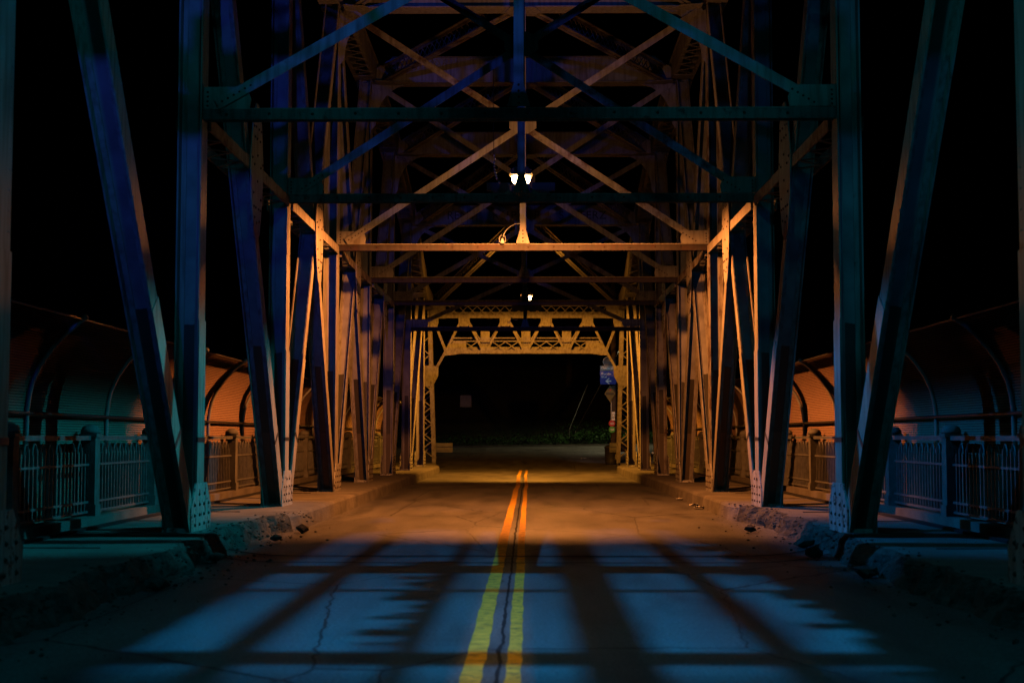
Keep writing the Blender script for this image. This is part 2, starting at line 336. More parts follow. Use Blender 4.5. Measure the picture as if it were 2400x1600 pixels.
# dark bands across the road, bending away near the kerbs
for yj, hw in ((16.45, .035), (17.35, .05), (42.9, .09)):
    mb = MB(); pr = None; x = -4.1
    while x <= 4.25:
        bend = .0 if abs(x) < 2.7 else (abs(x)-2.7)**1.7*1.1
        yv = yj + bend + .03*noise.noise(Vector((x*1.2, yj, 0))); z = rz(x, yv) + .010
        cur = ((x, yv-hw, z), (x, yv+hw, z))
        if pr: mb.add([pr[0], cur[0], cur[1], pr[1]], [(0, 1, 2, 3)])
        pr = cur; x += .15
    tag(mb.build('road_band', black_tar), kind='structure')

# pavements with kerb: intact far away, crumbled near the camera
ZS = .26
def edge_x(side, y):
    n1 = noise.noise(Vector((y*.9, side*5, 0))); n2 = noise.noise(Vector((y*3.1, side*9, 2)))
    base = 3.48 if side < 0 else 3.68; brk = 22.6 if side < 0 else 25.4
    if y > brk: return base + .012*n2 + .01*n1, 0.0
    if y > 60.5: return base, 0
    k = smooth(brk, brk-1.2, y)
    deep = smooth(brk, brk-2, y) * (1-smooth(18.6, 16.5, y))
    e = base + k*(.18 + .16*n1 + .10*n2) + .16*deep
    return e, k
for side in (-1, 1):
    mb = MB(); rows = []; y = -10.0
    while y <= 64.2:
        e, k = edge_x(side, y)
        if y > 57: e += smooth(57, 63, y)*.55
        prof = [(6.35, -.9), (6.35, ZS+.002), (5.6, ZS+.004), (4.9, ZS), (4.35, ZS), (e+.22, ZS), (e+.08, ZS), (e+.02, ZS-.012)]
        for j in range(1, 7):
            t = j/6; sl = .03*t + k*(.09*t**1.3); prof.append((e - sl, ZS*(1-t) - .03*t))
        row = []
        for j, (px_, pz_) in enumerate(prof):
            a = .012
            if j >= 7: a = .015 + .035*k
            vor = noise.voronoi(Vector((px_*5+side*7, y*4.2, pz_*6)))[0][0] if k > .1 and j >= 7 else .35
            dx = a*noise.noise(Vector((px_*4+side*7, y*3.3, pz_*5))) + k*.08*(vor-.35); dz = (a*.8)*noise.noise(Vector((px_*5, y*3.9+4, pz_*6+side)))
            if 1 < j < 5: dx = 0; dz = .006*noise.noise(Vector((px_*2, y*1.5, 0)))
            if j < 2: dx = dz = 0
            row.append((side*(px_+dx), y, pz_+dz))
        rows.append(row); y += .14
    m_ = len(rows[0])
    for r_ in rows: mb.v += r_
    for j in range(len(rows)-1):
        for i in range(m_-1):
            a = j*m_+i; q = (a, a+1, a+m_+1, a+m_); mb.f.append(q if side > 0 else q[::-1])
            yc = rows[j][i][1]; mb.mi.append(1 if (i >= 6 and edge_x(side, yc)[1] > .5) else 0)
    tag(mb.build('pavement', [concrete, rubble_m]), kind='structure')
    # pavement joints
    mb = MB()
    for yj in [3+2.45*i for i in range(24)]: mb.box(min(side*4.45, side*5.62), max(side*4.45, side*5.62), yj-.012, yj+.012, ZS-.01, ZS+.010)
    mb.box(side*5.50-.05, side*5.50+.05, -6, 62, ZS-.01, ZS+.035)
    tag(mb.build('pavement_joint', black_tar), kind='structure')
# deck underside edge beam
mb = MB(); mb.box(-6.3, 6.3, -9, 64, -1.3, -.08); tag(mb.build('bridge_deck', concrete), kind='structure')
# rubble
mb = MB()
def stone(mb, c, r):
    c = Vector(c); o = len(mb.v); ph = random.random()*6
    for (a, b) in [(0,-1)] + [(i*PI/2.5, -.3) for i in range(5)] + [(i*PI/2.5+.6, .4) for i in range(5)] + [(0, 1)]:
        rr = r*random.uniform(.65, 1.15); h = math.sqrt(max(0, 1-b*b)); mb.v.append((c.x+rr*h*math.cos(a+ph), c.y+rr*1.2*h*math.sin(a+ph), c.z+rr*b*.6))
    F = [(0,2,1),(0,3,2),(0,4,3),(0,5,4),(0,1,5)]
    for i in range(5):
        a, b = 1+i, 1+(i+1) % 5; c2, d = 6+i, 6+(i+1) % 5; F += [(a, b, c2), (b, d, c2)]
    F += [(6+i, 6+(i+1) % 5, 11) for i in range(5)]
    for f in F: mb.f.append(tuple(o+i for i in f)); mb.mi.append(0)
for side in (-1, 1):
    for i in range(800):
        y = random.uniform(5, 25.5 if side > 0 else 22.8); e, k = edge_x(side, y)
        d = random.gauss(.12, .16)
        x = e - d if random.random() < .8 else e - abs(random.gauss(0, .5))
        z = ZS*max(0, min(1, (x-(e-.34))/.34)) if x < e else ZS
        stone(mb, (side*x, y, z+.005), random.choice((.006, .008, .010, .013, .018, .026)))
tag(mb.build('rubble', rubble_m), 'crumbled kerb rubble and grit along both road edges', 'rubble', kind='stuff')
for i, (x, y, r_) in enumerate(((-3.35, 19.6, .10), (-3.30, 21.6, .12), (-3.5, 16.6, .11), (-3.42, 13.6, .13), (3.55, 17.2, .13), (3.6, 14.9, .14), (3.5, 21.8, .10), (3.75, 18.9, .15))):
    mb = MB(); stone(mb, (x, y, .06), r_); o = mb.build('broken_kerb_chunk', rubble_m, loc=(x, y, 0))
    tag(o, ('%s loose concrete chunk at the foot of the %s crumbled kerb' % ({0: 'third nearest', 1: 'farthest', 2: 'second nearest', 3: 'nearest', 4: 'second nearest', 5: 'nearest', 6: 'farthest', 7: 'third nearest'}[i], 'left' if x < 0 else 'right')), 'concrete chunk', 'loose chunks of broken kerb')

# ------------------------------------------------------------------ the truss bridge
P = 6.533; XI = 4.10; XO = 4.41
ny_ = lambda k: P*(k+.8) if k != 1 else 11.3
T = {0: 6.95, 1: 9.05, 2: 10.3, 3: 10.95, 4: 11.0, 5: 10.95, 6: 10.3, 7: 9.05, 8: 6.95}
STR = {k: 5.63 for k in range(1, 7)}; STR[7] = 5.30
BR = empty('truss_bridge', (0, 32, 0), 'riveted steel through truss bridge with laced overhead bracing spanning the whole road', 'bridge')
def hmember(name, p, q, side, depth=.35, rusty=False, jacket=False):
    p = Vector(p); q = Vector(q); d = (q-p).normalized(); n_ = X.cross(d).normalized(); l = (q-p).length; c = (p+q)/2
    mb = MB(); xc = side*(XI+XO)/2; c.x = xc; wd = XO-XI
    mb.obox(Vector((side*(XI+.011), c.y, c.z)), d, n_, X, l/2, depth/2, .011, 1)
    mb.obox(Vector((side*(XO-.011), c.y, c.z)), d, n_, X, l/2, depth/2, .011, 1)
    mb.obox(c, d, X, n_, l/2-.004, wd/2-.023, .009, 0)
    for sg in (-1, 1):   # corner angles of the built-up section
        for xx in (XI+.055, XO-.055): mb.obox(Vector((side*xx, c.y, c.z)) + n_*sg*.022, d, X, n_, l/2-.008, .031, .010, 1)
    if jacket:
        for sgn in (1,):
            pj = Vector((side*(XI-.006), p.y, p.z)); qj = pj + d*((2.95-p.z)/abs(d.z)); l2 = (qj-pj).length
            mb.obox((pj+qj)/2, d, n_, X, l2/2, depth/2+.012, .006, 1)
            pk = pj + d*1.15/abs(d.z); mb.obox(pk, d, n_, X, .030, depth/2+.03, .012, 2)
    s = (q-p).length; i = .3
    while i < s-.2:
        for e in (-.12, .12): mb.rivet(Vector((side*XI, 0, 0)) + Vector((0, (p+d*i).y, (p+d*i).z)) + n_*e - X*side*.0, -X*side, .012, 1)
        i += .17
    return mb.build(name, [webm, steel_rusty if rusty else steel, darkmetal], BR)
def shoe(k, side):
    mb = MB(); y = ny_(k)
    pts = [(-.52, .0), (-.55, .30), (-.30, .62), (.30, .62), (.55, .30), (.52, .0)]
    mb.poly([(side*(XI-.03), y+a, ZS-.02+b) for a, b in pts], X*side, .022)
    mb.poly([(side*(XO+.01), y+a, ZS-.02+b) for a, b in pts], X*side, .022)
    mb.box(min(side*(XI+.0), side*(XO)), max(side*(XI), side*XO), y-.50, y+.50, ZS-.02, ZS+.05)
    for a in (-.38, -.13, .13, .38):
        for b in (.08, .20, .33, .46):
            if abs(a) > .3 and b > .4: continue
            mb.rivet((side*(XI-.03), y+a+random.uniform(-.02, .02), ZS+b), -X*side, .026, 1)
    return mb.build('base_gusset', [steel_chipped, rivet_m], BR)
for side in (-1, 1):
    for k in range(0, 9):
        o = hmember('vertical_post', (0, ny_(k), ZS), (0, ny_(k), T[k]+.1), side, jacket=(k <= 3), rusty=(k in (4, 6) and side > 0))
        shoe(k, side)
        if k == 8 and side > 0:
            text('graffiti', 'P\nS\nO\n8', .30, (side*4.29, ny_(8)-.016, 2.3), (R(90), 0, 0), graf_m, o)
        if k == 5 and side > 0:
            text('graffiti', 'C\nB\nH', .34, (side*4.29, ny_(5)-.016, 2.2), (R(90), 0, 0), graf_m, o)
    def diag(kb, kt):   # bottom node kb to top node kt
        s = 1 if kt > kb else -1
        yb = ny_(kb) + s*.36; yt = ny_(kt) - s*.15
        return hmember('diagonal_brace', (0, yb, ZS+.02), (0, yt, T[kt]), side, .24 if (kb, kt) in ((3, 4), (4, 5)) else .28, jacket=(kb <= 3))
    for kb, kt in ((1, 0), (2, 1), (3, 2), (4, 3), (5, 4), (3, 4), (4, 5), (5, 6), (6, 7), (7, 8)): diag(kb, kt)
    # inclined end post at the near end
    # longitudinal strut between the posts at sway-frame height
    for k in range(2, 6):
        mb = MB(); ya, yb_ = ny_(k)+.2, ny_(k+1)-.2; z = 5.55
        mb.box(min(side*4.085, side*4.06), max(side*4.085, side*4.06), ya, yb_, z-.09, z+.09)
        mb.box(min(side*4.53, side*4.50), max(side*4.53, side*4.50), ya, yb_, z-.09, z+.09)
        j = 0; yv = ya
        while yv < yb_-.35:
            a, b = (4.08, 4.5) if j % 2 == 0 else (4.5, 4.08)
            mb.bar((side*a, yv, z-.085), (side*b, yv+.35, z-.085), .05, .012, (0, 1, 0)); yv += .35; j += 1
        st = mb.build('longitudinal_strut', steel_rusty if (k+side) % 2 else steel, BR)
        ym = (ny_(k)+ny_(k+1))/2; mb = MB()
        pts = [(-.28, -1.0), (-.55, -.45), (-.62, .10), (-.38, .75), (-.10, 1.0), (.14, 1.0), (.42, .75), (.60, .10), (.52, -.45), (.30, -1.0), (0, -1.12)]
        mb.poly([(side*4.052, ym+a*.82, 5.55+b) for a, b in pts], -X*side, .018)
        for (u, v) in ((-.30, .60), (-.22, .45), (-.14, .62), (-.05, .45), (.08, .62), (.18, .45), (.26, .62), (-.26, -.62), (-.2, -.78), (-.12, -.62), (-.06, -.85), (.1, -.62), (.16, -.8), (.24, -.62), (.26, -.45), (-.3, -.42), (-.4, .1), (-.25, .02), (.25, .05), (.4, .12), (0, .2), (0, -.2)):
            mb.rivet((side*4.034, ym+u, 5.55+v), -X*side, .024, 1)
        mb.build('gusset_plate', [steel, rivet_m], st)
    # gussets on posts where the sway frames meet
    # top chord
    for k in range(0, 9):
        a = Vector((0, ny_(k), T[k]+.12)); b = Vector((0, ny_(k+1), T[k+1]+.12)) if k < 8 else Vector((0, 61.0, 6.9)); d = (b-a).normalized(); nn = X.cross(d); l = (b-a).length
        if nn.z < 0: nn = -nn
        mb = MB(); c = (a+b)/2
        for xx in (4.00, 4.56): 
            mb.obox(c + X*side*xx + nn*.25, d, nn, X, l/2, .25, .012)
            mb.obox(c + X*side*(xx + (.04 if xx < 4.2 else -.04)), d, X, nn, l/2, .05, .012)
        mb.obox(c + X*side*4.28 + nn*.515, d, X, nn, l/2, .33, .012)
        ch = mb.build('top_chord', steel, BR); mb = MB(); t = .5; j = 0
        while t < l-.75:
            x0, x1 = (4.06, 4.50) if j % 2 else (4.50, 4.06)
            mb.bar(a + d*t + X*side*x0 - nn*.02, a + d*(t+.30) + X*side*x1 - nn*.02, .05, .012, (0, 1, 0)); t += .30; j += 1
        for tt in (.25, l-.35): mb.obox(a + d*tt + X*side*4.28 - nn*.03, d, X, nn, .22, .27, .010)
        mb.build('lacing', steel, ch)

# sway frames
for k in range(1, 8):
    y = ny_(k); z = STR[k]; fr = MB()
    # lower strut: two back-to-back angles
    fr.box(-XI, XI, y-.09, y-.078, z-.075, z+.062); fr.box(-XI, XI, y-.094, y+.10, z+.063, z+.075, 2); fr.box(-XI, XI, y+.06, y+.072, z-.075, z+.060)
    xx = -3.8
    while xx < 3.9: fr.rivet((xx, y-.09, z+random.uniform(-.01, .01)), -Y, .022, 1); xx += .56
    F = fr.build('sway_frame', [strut_m if k >= 4 else strut_a, rivet_m, steel], BR)  # far struts get the dimmed steel, top flange kept pale as if lit
    zt = T[k]
    for s in (-1, 1):
        mb = MB(); g0 = s*XI
        yf = y-.115 if s > 0 else y-.075
        pts = [(g0, yf, z+.078), (g0-s*.60, yf, z+.078), (g0-s*.62, yf, z+.20), (g0-s*.56, yf, z+.36), (g0, yf, z+.36)]
        mb.poly(pts, Y, .014)
        yr = yf
        for b in (.11, .17, .23, .29): mb.rivet((g0-s*.05, yr, z+b), -Y, .017, 1)
        if s > 0:
            for q in range(5): mb.rivet((g0-s*(.28+.07*q), yr, z+.13+.043*q), -Y, .017, 1)
        mb.build('end_gusset', [steel, rivet_m], F)
    for s in (-1, 1):
        mb = MB(); yo = -.11 if s > 0 else -.05
        p = Vector((-s*(XI-.18), y+yo, z+.12)); q = Vector((s*(XI-.1), y+yo, zt-.02))
        mb.bar(p, q, .145, .010, (0, 0, 1)); dd = (q-p).normalized(); nn = Vector((-dd.z, 0, dd.x)); nn = nn if nn.z > 0 else -nn
        mb.bar(p + nn*.07 + Y*.045, q + nn*.07 + Y*.045, .09, .010, (0, 1, 0))
        if s > 0:
            for q_ in range(6): mb.rivet(p + dd*(.08+.085*q_) - Y*.005, -Y, .016, 1)
        mb.build('sway_brace', [steel_rusty if (s < 0 and k in (3, 4, 6)) else steel, rivet_m], F)
    mb = MB()
    mb.box(-.055, .055, y-.140, y-.128, z+.38, zt); mb.box(-.065, -.055, y-.138, y-.03, z+.3, zt); mb.box(.055, .065, y-.138, y-.03, z+.3, zt)
    mb.poly([(-.055, y-.142, z+.42), (-.15, y-.142, z+.076), (.15, y-.142, z+.076), (.055, y-.142, z+.42)], Y, .014)
    zc = (z+.12+zt)/2; mb.poly([(-.30, y-.156, zc-.1), (-.30, y-.156, zc+.1), (-.12, y-.156, zc+.22), (.12, y-.156, zc+.22), (.30, y-.156, zc+.1), (.30, y-.156, zc-.1), (.12, y-.156, zc-.22), (-.12, y-.156, zc-.22)], Y, .012)
    for b in (.12, .20, .28, .36): mb.rivet((0, y-.142, z+b), -Y, .018, 1)
    mb.build('centre_hanger', [steel, rivet_m], F)
    # deep top strut (plate girder) and knees
    mb = MB(); mb.box(-3.55, 3.55, y-.16, y-.148, zt+.02, zt+.68); mb.box(-3.55, 3.55, y+.148, y+.16, zt+.02, zt+.68)
    mb.box(-3.95, 3.95, y-.25, y+.25, zt-.012, zt+.012); mb.box(-3.55, 3.55, y-.22, y+.22, zt+.68, zt+.70)
    for s in (-1, 1):
        for yy_ in (y-.16, y+.148): mb.poly([(s*3.55, yy_, zt+.02), (s*3.97, yy_, zt+.02), (s*3.97, yy_, zt+.40), (s*3.55, yy_, zt+.68)], Y, .012)
    tp = mb.build('top_strut', steel, F)
    mb = MB(); mb.poly([(-.28, y-.27, zt-.028), (.28, y-.27, zt-.028), (.40, y+.1, zt-.028), (.25, y+.42, zt-.028), (-.25, y+.42, zt-.028), (-.40, y+.1, zt-.028)], Z, .014); mb.build('centre_gusset', steel, F)
    for s in (-1, 1):
        mb = MB(); mb.poly([(s*3.98, y-.5, zt-.03), (s*3.55, y-.42, zt-.03), (s*3.25, y-.1, zt-.03), (s*3.35, y+.26, zt-.03), (s*3.98, y+.3, zt-.03)], Z, .014)
        pts = [(s*XI, y-.02, zt-1.25)]
        for q in range(9): a = PI/2*q/8; pts.append((s*(XI-.10-.95*(1-math.cos(a))), y-.02, zt-.012-1.1*(1-math.sin(a))))
        pts.append((s*XI, y-.02, zt-.012)); mb.poly(pts, Y, .014); mb.build('knee_plate', steel, F)
    if k == 7:
        for s_, xt in (('RENT', -2.3), ('R41P', -.75), ('P', .42), ('S', 1.3), ('EERZ', 2.45)): text('graffiti', s_, .42, (xt, y-.166, zt+.33), (R(90), 0, 0), graf_m, F)
# laced top lateral chevrons, centre of frame k to the ends of frame k+1
for k in range(0, 8):
    for s in (-1, 1):
        a = Vector((s*.18, ny_(k)+.2, T[k]+.03)); b = Vector((s*3.75, ny_(k+1)-.15, T[k+1]+.03)) if k < 7 else Vector((s*3.85, 60.9, 7.1)); d = (b-a).normalized(); l = (b-a).length
        sd = Vector((-d.y, d.x, 0)).normalized(); up = sd.cross(d); up = up if up.z > 0 else -up
        mb = MB(); H = .42
        for o_ in (-.065, .065): mb.obox((a+b)/2 + sd*o_, d, sd, up, l/2, .045, .010)
        for o_ in (-.012, .012): mb.obox((a+b)/2 + sd*o_ + up*.05, d, up, sd, l/2, .045, .006)
        for o_ in (-.05, .05): mb.obox((a+b)/2 + sd*o_ + up*H, d, sd, up, l/2, .038, .010)
        mb.obox((a+b)/2 + up*(H-.045), d, up, sd, l/2, .04, .006)
        t = .15; n_ = int((l-.3)/.27); st_ = (l-.3)/n_
        for i in range(n_):
            p0 = a + d*(t+i*st_); p1 = a + d*(t+(i+1)*st_)
            mb.bar(p0 + up*.08 + sd*.012, p1 + up*(H-.08) + sd*.012, .030, .008, d); mb.bar(p0 + up*(H-.08) - sd*.012, p1 + up*.08 - sd*.012, .030, .008, d)
        mb.build('lateral_brace', steel if k % 2 else steel_rusty, BR)

# inclined portals (far one in view, near one just behind and above the camera)
def portal(far=True):
    yt, yb = (61.0, 64.5) if far else (1.7, -1.8); zt, zb = 7.20, ZS
    o_ = Vector((0, yt, zt)); S = Vector((0, yb-yt, zb-zt)); Ls = S.length; S.normalize(); N = X.cross(S).normalized()
    if (N.y > 0) == far: N = -N          # N faces the bridge interior... flipped to face the camera side
    if far and N.y > 0: N = -N
    def pt(x, s, n=0.0): return o_ + X*x + S*s + N*n
    mb = MB()
    def bar(x0, s0, x1, s1, w_, n=0.0, t=.012):
        mb.bar(pt(x0, s0, n), pt(x1, s1, n), w_, t, N.cross((pt(x1, s1)-pt(x0, s0)).normalized()))
    def plate(m, pts, n=0.02, t=.012): m.poly([pt(x, s, n) for x, s in pts], N, t)
    # top chord of portal truss and bottom chord, two planes
    for n in (0.0, -.35):
        bar(-4.1, .13, 4.1, .13, .08, n); bar(-4.1, .64, 4.1, .64, .14, n); bar(-3.3, 1.80, 3.3, 1.80, .045, n); bar(-3.5, 2.30, 3.5, 2.30, .15, n)
    mb.bar(pt(-4.0, .715, -.17), pt(4.0, .715, -.17), .34, .012, N); mb.bar(pt(-3.5, 2.385, -.17), pt(3.5, 2.385, -.17), .36, .012, N)
    F = mb.build('portal_frame', steel, BR)
    # lattice of top strut
    mb = MB(); st_ = .40; x = -3.3
    while x < 3.25:
        bar(x, .17, x+st_, .58, .035, .006); bar(x, .58, x+st_, .17, .035, -.008); x += st_
    mb.build('top_lattice', steel, F)
    mb = MB()
    for c in (-.89, .89, -2.67, 2.67):
        mb = MB()
        for q in (-.56, 0):
            if abs(c+q+.28) < 2.95: bar(c+q, 1.83, c+q+.56, 2.24, .035, .004); bar(c+q, 2.24, c+q+.56, 1.83, .035, -.006)
        mb.build('bottom_lattice', steel, F)
    tops = [-2.67, -.89, .89, 2.67]; bots = [-3.56, -1.78, 0, 1.78, 3.56]
    for i, b in enumerate(bots):
        for t in tops:
            if abs(abs(t-b)-.89) < .02:
                mb = MB(); sg = 1 if t > b else -1
                bar(b+sg*.10, 2.2, t-sg*.16, .86, .10, .035); bar(b+sg*.10, 2.1, t-sg*.14, .9, .05, -.32)
                mb.build('web_brace', steel, F)
    for s in (-1, 1):
        mb = MB(); bar(s*3.50, 2.25, s*4.0, .75, .11, .035); mb.build('web_brace', steel, F)
    for t in tops:
        mb = MB(); plate(mb, [(t-.24, .60), (t+.24, .60), (t+.24, .95), (t+.16, 1.08), (t-.16, 1.08), (t-.24, .95)], .045)
        plate(mb, [(t-.20, .62), (t+.20, .62), (t+.14, 1.0), (t-.14, 1.0)], -.36); mb.build('top_gusset', steel, F)
    for b in bots[1:4]:
        mb = MB(); plate(mb, [(b-.19, 2.02), (b+.19, 2.02), (b+.21, 2.36), (b-.21, 2.36)], .045); plate(mb, [(b-.2, 1.45), (b+.2, 1.45), (b+.18, 2.3), (b-.18, 2.3)], -.36); mb.build('bottom_gusset', steel, F)
    for s in (-1, 1):
        mb = MB()
        plate(mb, [(s*2.60, 1.78), (s*3.1, 1.78), (s*3.45, 2.05), (s*3.66, 2.43), (s*3.6, 2.47), (s*3.3, 2.45), (s*2.9, 2.385), (s*2.60, 2.37)], .022); mb.build('corner_plate', steel, F); mb = MB()
        plate(mb, [(s*3.46, .10), (s*4.05, .10), (s*4.05, .72), (s*3.46, .72)], .022); mb.build('end_plate', steel, F); mb = MB()
        plate(mb, [(s*3.78, .10), (s*4.15, .10), (s*4.15, 1.30), (s*3.90, 1.30), (s*3.78, .9)], .05)
        mb.build('corner_gusset', steel, F)
        mb = MB(); bar(s*3.58, 2.42, s*3.98, 3.15, .11, .02); mb.build('knee_brace', steel, F)
        # laced end post
        mb = MB()
        for n in (0.0, -.36):
            bar(s*4.17, .05, s*4.17, Ls, .17, n); bar(s*4.72, .05, s*4.72, Ls, .17, n)
        for xx in (4.10, 4.79): mb.bar(pt(s*xx, .05, -.18), pt(s*xx, Ls, -.18), .36, .012, N)
        i = 0; q = 1.6
        while q < Ls-.5:
            xa, xb = (4.2, 4.68) if i % 2 == 0 else (4.68, 4.2)
            bar(s*xa, q, s*xb, q+.42, .05, .012); bar(s*xb, q, s*xa, q+.42, .05, -.37); q += .42; i += 1
        ep = mb.build('end_post', steel, F)
        mb = MB(); plate(mb, [(s*4.08, 2.95), (s*4.80, 2.95), (s*4.80, 3.95), (s*4.12, 3.95), (s*3.86, 3.45), (s*3.84, 3.0)], .022); mb.build('knee_gusset', steel, F)
portal(True); portal(False)

# ------------------------------------------------------------------ lamps and small hung things
def lamp(loc, k, label):
    o = empty('street_lamp', loc, label, 'street lamp', 'sodium lamps over the bridge roadway'); l = Vector(loc)
    mb = MB(); mb.tube([l+Vector((0, -.10, .16)), l+Vector((0, -.6, .30)), l+Vector((0, -1.4, .25)), (0, ny_(k)+.02, STR[k]+.5)], .03, 8)
    mb.build('arm', darkmetal, o)
    mb = MB(); 
    mb.box(-.20+l.x, .20+l.x, l.y-.16, l.y+.22, l.z+.10, l.z+.20); mb.box(-.15+l.x, .15+l.x, l.y-.12, l.y+.18, l.z+.20, l.z+.25)
    mb.box(-.012+l.x, .012+l.x, l.y-.10, l.y+.16, l.z-.04, l.z+.10)
    mb.box(l.x-.55, l.x+.55, l.y-.46, l.y-.44, l.z-.50, l.z-.27); mb.box(l.x-.18, l.x+.18, l.y-.46, l.y-.44, l.z-.28, l.z-.185); mb.box(l.x-.66, l.x-.215, l.y-.46, l.y-.44, l.z-.28, l.z-.12); mb.box(l.x+.215, l.x+.66, l.y-.46, l.y-.44, l.z-.28, l.z-.12); mb.box(l.x-.55, l.x-.53, l.y-.45, l.y-.1, l.z-.30, l.z-.27); mb.box(l.x+.53, l.x+.55, l.y-.45, l.y-.1, l.z-.30, l.z-.27)  # added plates that shield the near road and fences from this lamp
    mb.build('housing', darkmetal, o)
    for s in (-1, 1):
        mb = MB(); c = l + Vector((s*.105, 0, .10)); rings = []
        for t, z in ((.075, 0), (.082, -.05), (.068, -.11), (.040, -.15), (.012, -.165)): rings.append((t, z))
        mb.lathe(c, rings[::-1], 14); mb.build('glass_bowl', glow, o, smooth=True); mb = MB(); mb.lathe(c, [(.118, -.012), (.125, .02), (.105, .05)], 16); mb.build('halo_rim', halo_m, o, smooth=True)
lamp(L1, 3, 'lit twin bulb sodium lamp glowing bright orange above the middle of the roadway')
lamp(L2, 7, 'smaller distant lit lamp half hidden behind a strut near the far portal')
# brackets on strut k=3 beside the lamp
o = empty('lamp_bracket', (0, ny_(3)+.2, STR[3]+.08), 'pair of small triangular lamp brackets on top of the dark cross strut', 'bracket')
for s in (-1, 1):
    mb = MB(); mb.poly([(s*.18, ny_(3)+.12, STR[3]+.08), (s*.34, ny_(3)+.12, STR[3]+.08), (s*.20, ny_(3)+.12, STR[3]+.20)], Y, .02); mb.build('foot', steel, o)
# beaded chain hanging left of the lamp
yc = 26.2; cx = lambda p: .13 + (p-1215)*yc/3267; cz = lambda p: 1.45 + (1002-p)*yc/3267
pts = [(1133, 140), (1133, 300), (1134, 345), (1136, 360), (1135, 375), (1136, 385), (1138, 396), (1142, 407), (1146, 415)]
o = empty('hanging_chain', (cx(1133), yc, cz(140)), 'thin beaded chain hanging just left of the bright lamp', 'chain')
mb = MB(); mb.tube([(cx(a), yc, cz(b)) for a, b in pts], .006, 6); mb.build('wire', darkmetal, o)
mb = MB()
for a, b in ((1135, 352), (1136, 360), (1135, 368), (1135, 376), (1136, 384), (1137, 391), (1139, 398), (1141, 405), (1147, 414)):
    mb.lathe((cx(a), yc, cz(b)), [(.004, -.028), (.020, -.012), (.024, 0), (.020, .012), (.004, .028)], 8)
mb.build('bead', galv, o, smooth=True)
# insulator with conduit on strut k=4
y4 = ny_(4)-.17; fx = lambda p: .13 + (p-1215)*y4/3267; fz = lambda p: 1.45 + (1002-p)*y4/3267
o = empty('strut_insulator', (fx(1154), y4, fz(556)), 'small clamp shaped insulator standing on the lit cross strut left of its hanger', 'insulator')
mb = MB(); mb.lathe((fx(1154), y4, fz(557)), [(.045, 0), (.05, .03), (.025, .09), (.018, .12)], 10); mb.build('body', white_m, o, smooth=True)
for s in (-1, 1):
    mb = MB(); c = fx(1154); z0 = fz(554); mb.tube([(c+s*.01, y4, z0+.16), (c+s*.055, y4, z0+.13), (c+s*.07, y4, z0+.06), (c+s*.06, y4, z0)], .012, 6); mb.build('clamp', galv, o)
mb = MB(); mb.tube([(fx(a), y4-.02, fz(b)) for a, b in ((1195, 511), (1183, 512), (1172, 518), (1163, 526), (1158, 534), (1156, 542))], .010, 6); mb.build('conduit', galv, o)
y7 = ny_(7)-.17; fx7 = lambda p: .13 + (p-1215)*y7/3267; fz7 = lambda p: 1.45 + (1002-p)*y7/3267
o = empty('tangled_wire', (fx7(1175), y7, fz7(746)), 'small tangle of bright wire caught on the farthest cross strut', 'wire')
mb = MB(); mb.tube([(fx7(a), y7, fz7(b)) for a, b in ((1166, 738), (1170, 742), (1173, 736), (1175, 728), (1178, 731), (1184, 734), (1190, 733))], .018, 5); mb.build('loop', galv, o)

# added unseen louvre housing above the first bay, cutting the road light into stripes
o = empty('stripe_louvre_lamp', tuple(RL), 'added unseen louvred housing striping the cool light on the near road', 'lamp')
mb = MB(); hz = RL.z-.5; x0 = .150
mb.box(-x0-.14, x0+.14, RL.y-.55, RL.y+1.1, RL.z+.10, RL.z+.16)
for s in (-1, 1):
    mb.box(min(s*x0, s*(x0+.012)), max(s*x0, s*(x0+.012)), RL.y-.5, RL.y+1.05, hz+.001, RL.z+.10)
    yq = RL.y-.3
    while yq < RL.y+.9:
        hq = random.uniform(.008, .05); mb.box(min(s*x0, s*(x0-random.uniform(.002, .022))), max(s*x0, s*(x0-.001)), yq, yq+hq, hz, hz+.008); yq += hq+random.uniform(.0, .03)
    mb.box(s*.1075-.008, s*.1075+.008, RL.y-.5, RL.y+1.05, hz, hz+.01)
    mb.box(s*.040-(.006 if s < 0 else .014), s*.040+(.005 if s < 0 else .016), RL.y-.5, RL.y+1.05, hz, hz+.01)
    yq = RL.y+.06
    while yq < RL.y+.45:
        hq = random.uniform(.005, .022); mb.box(min(s*.04, s*(.05+random.uniform(.0, .022))), max(s*.04, s*.05), yq, yq+hq, hz, hz+.01); yq += hq+random.uniform(.004, .02)
mb.box(-x0, x0, RL.y+.008, RL.y+.040, hz+.012, hz+.03); mb.box(-x0, x0, RL.y+.252, RL.y+.260, hz+.012, hz+.02)
mb.box(-.01, .01, RL.y-.3, RL.y-.28, RL.z+.16, RL.z+.9)
mb.build('stripe_louvres', darkmetal, o)
o = empty('added_slot_lamp', tuple(ML), 'added unseen amber slot lamp warming the centre lines near the camera', 'lamp'); mb = MB()  # added housing out of view, its slit confines amber light to the lines
for a, b in ((-.25, -.0062), (.0062, .25)): mb.box(ML.x+a, ML.x+b, ML.y-.06, ML.y+.85, ML.z-.122, ML.z-.12)
for a in (-.25, .24): mb.box(ML.x+a, ML.x+a+.01, ML.y-.06, ML.y+.85, ML.z-.12, ML.z+.1)
mb.box(ML.x-.25, ML.x+.25, ML.y-.06, ML.y+.85, ML.z+.1, ML.z+.11); mb.box(ML.x-.24, ML.x+.24, ML.y+.84, ML.y+.85, ML.z-.12, ML.z+.1); mb.build('housing', darkmetal, o)
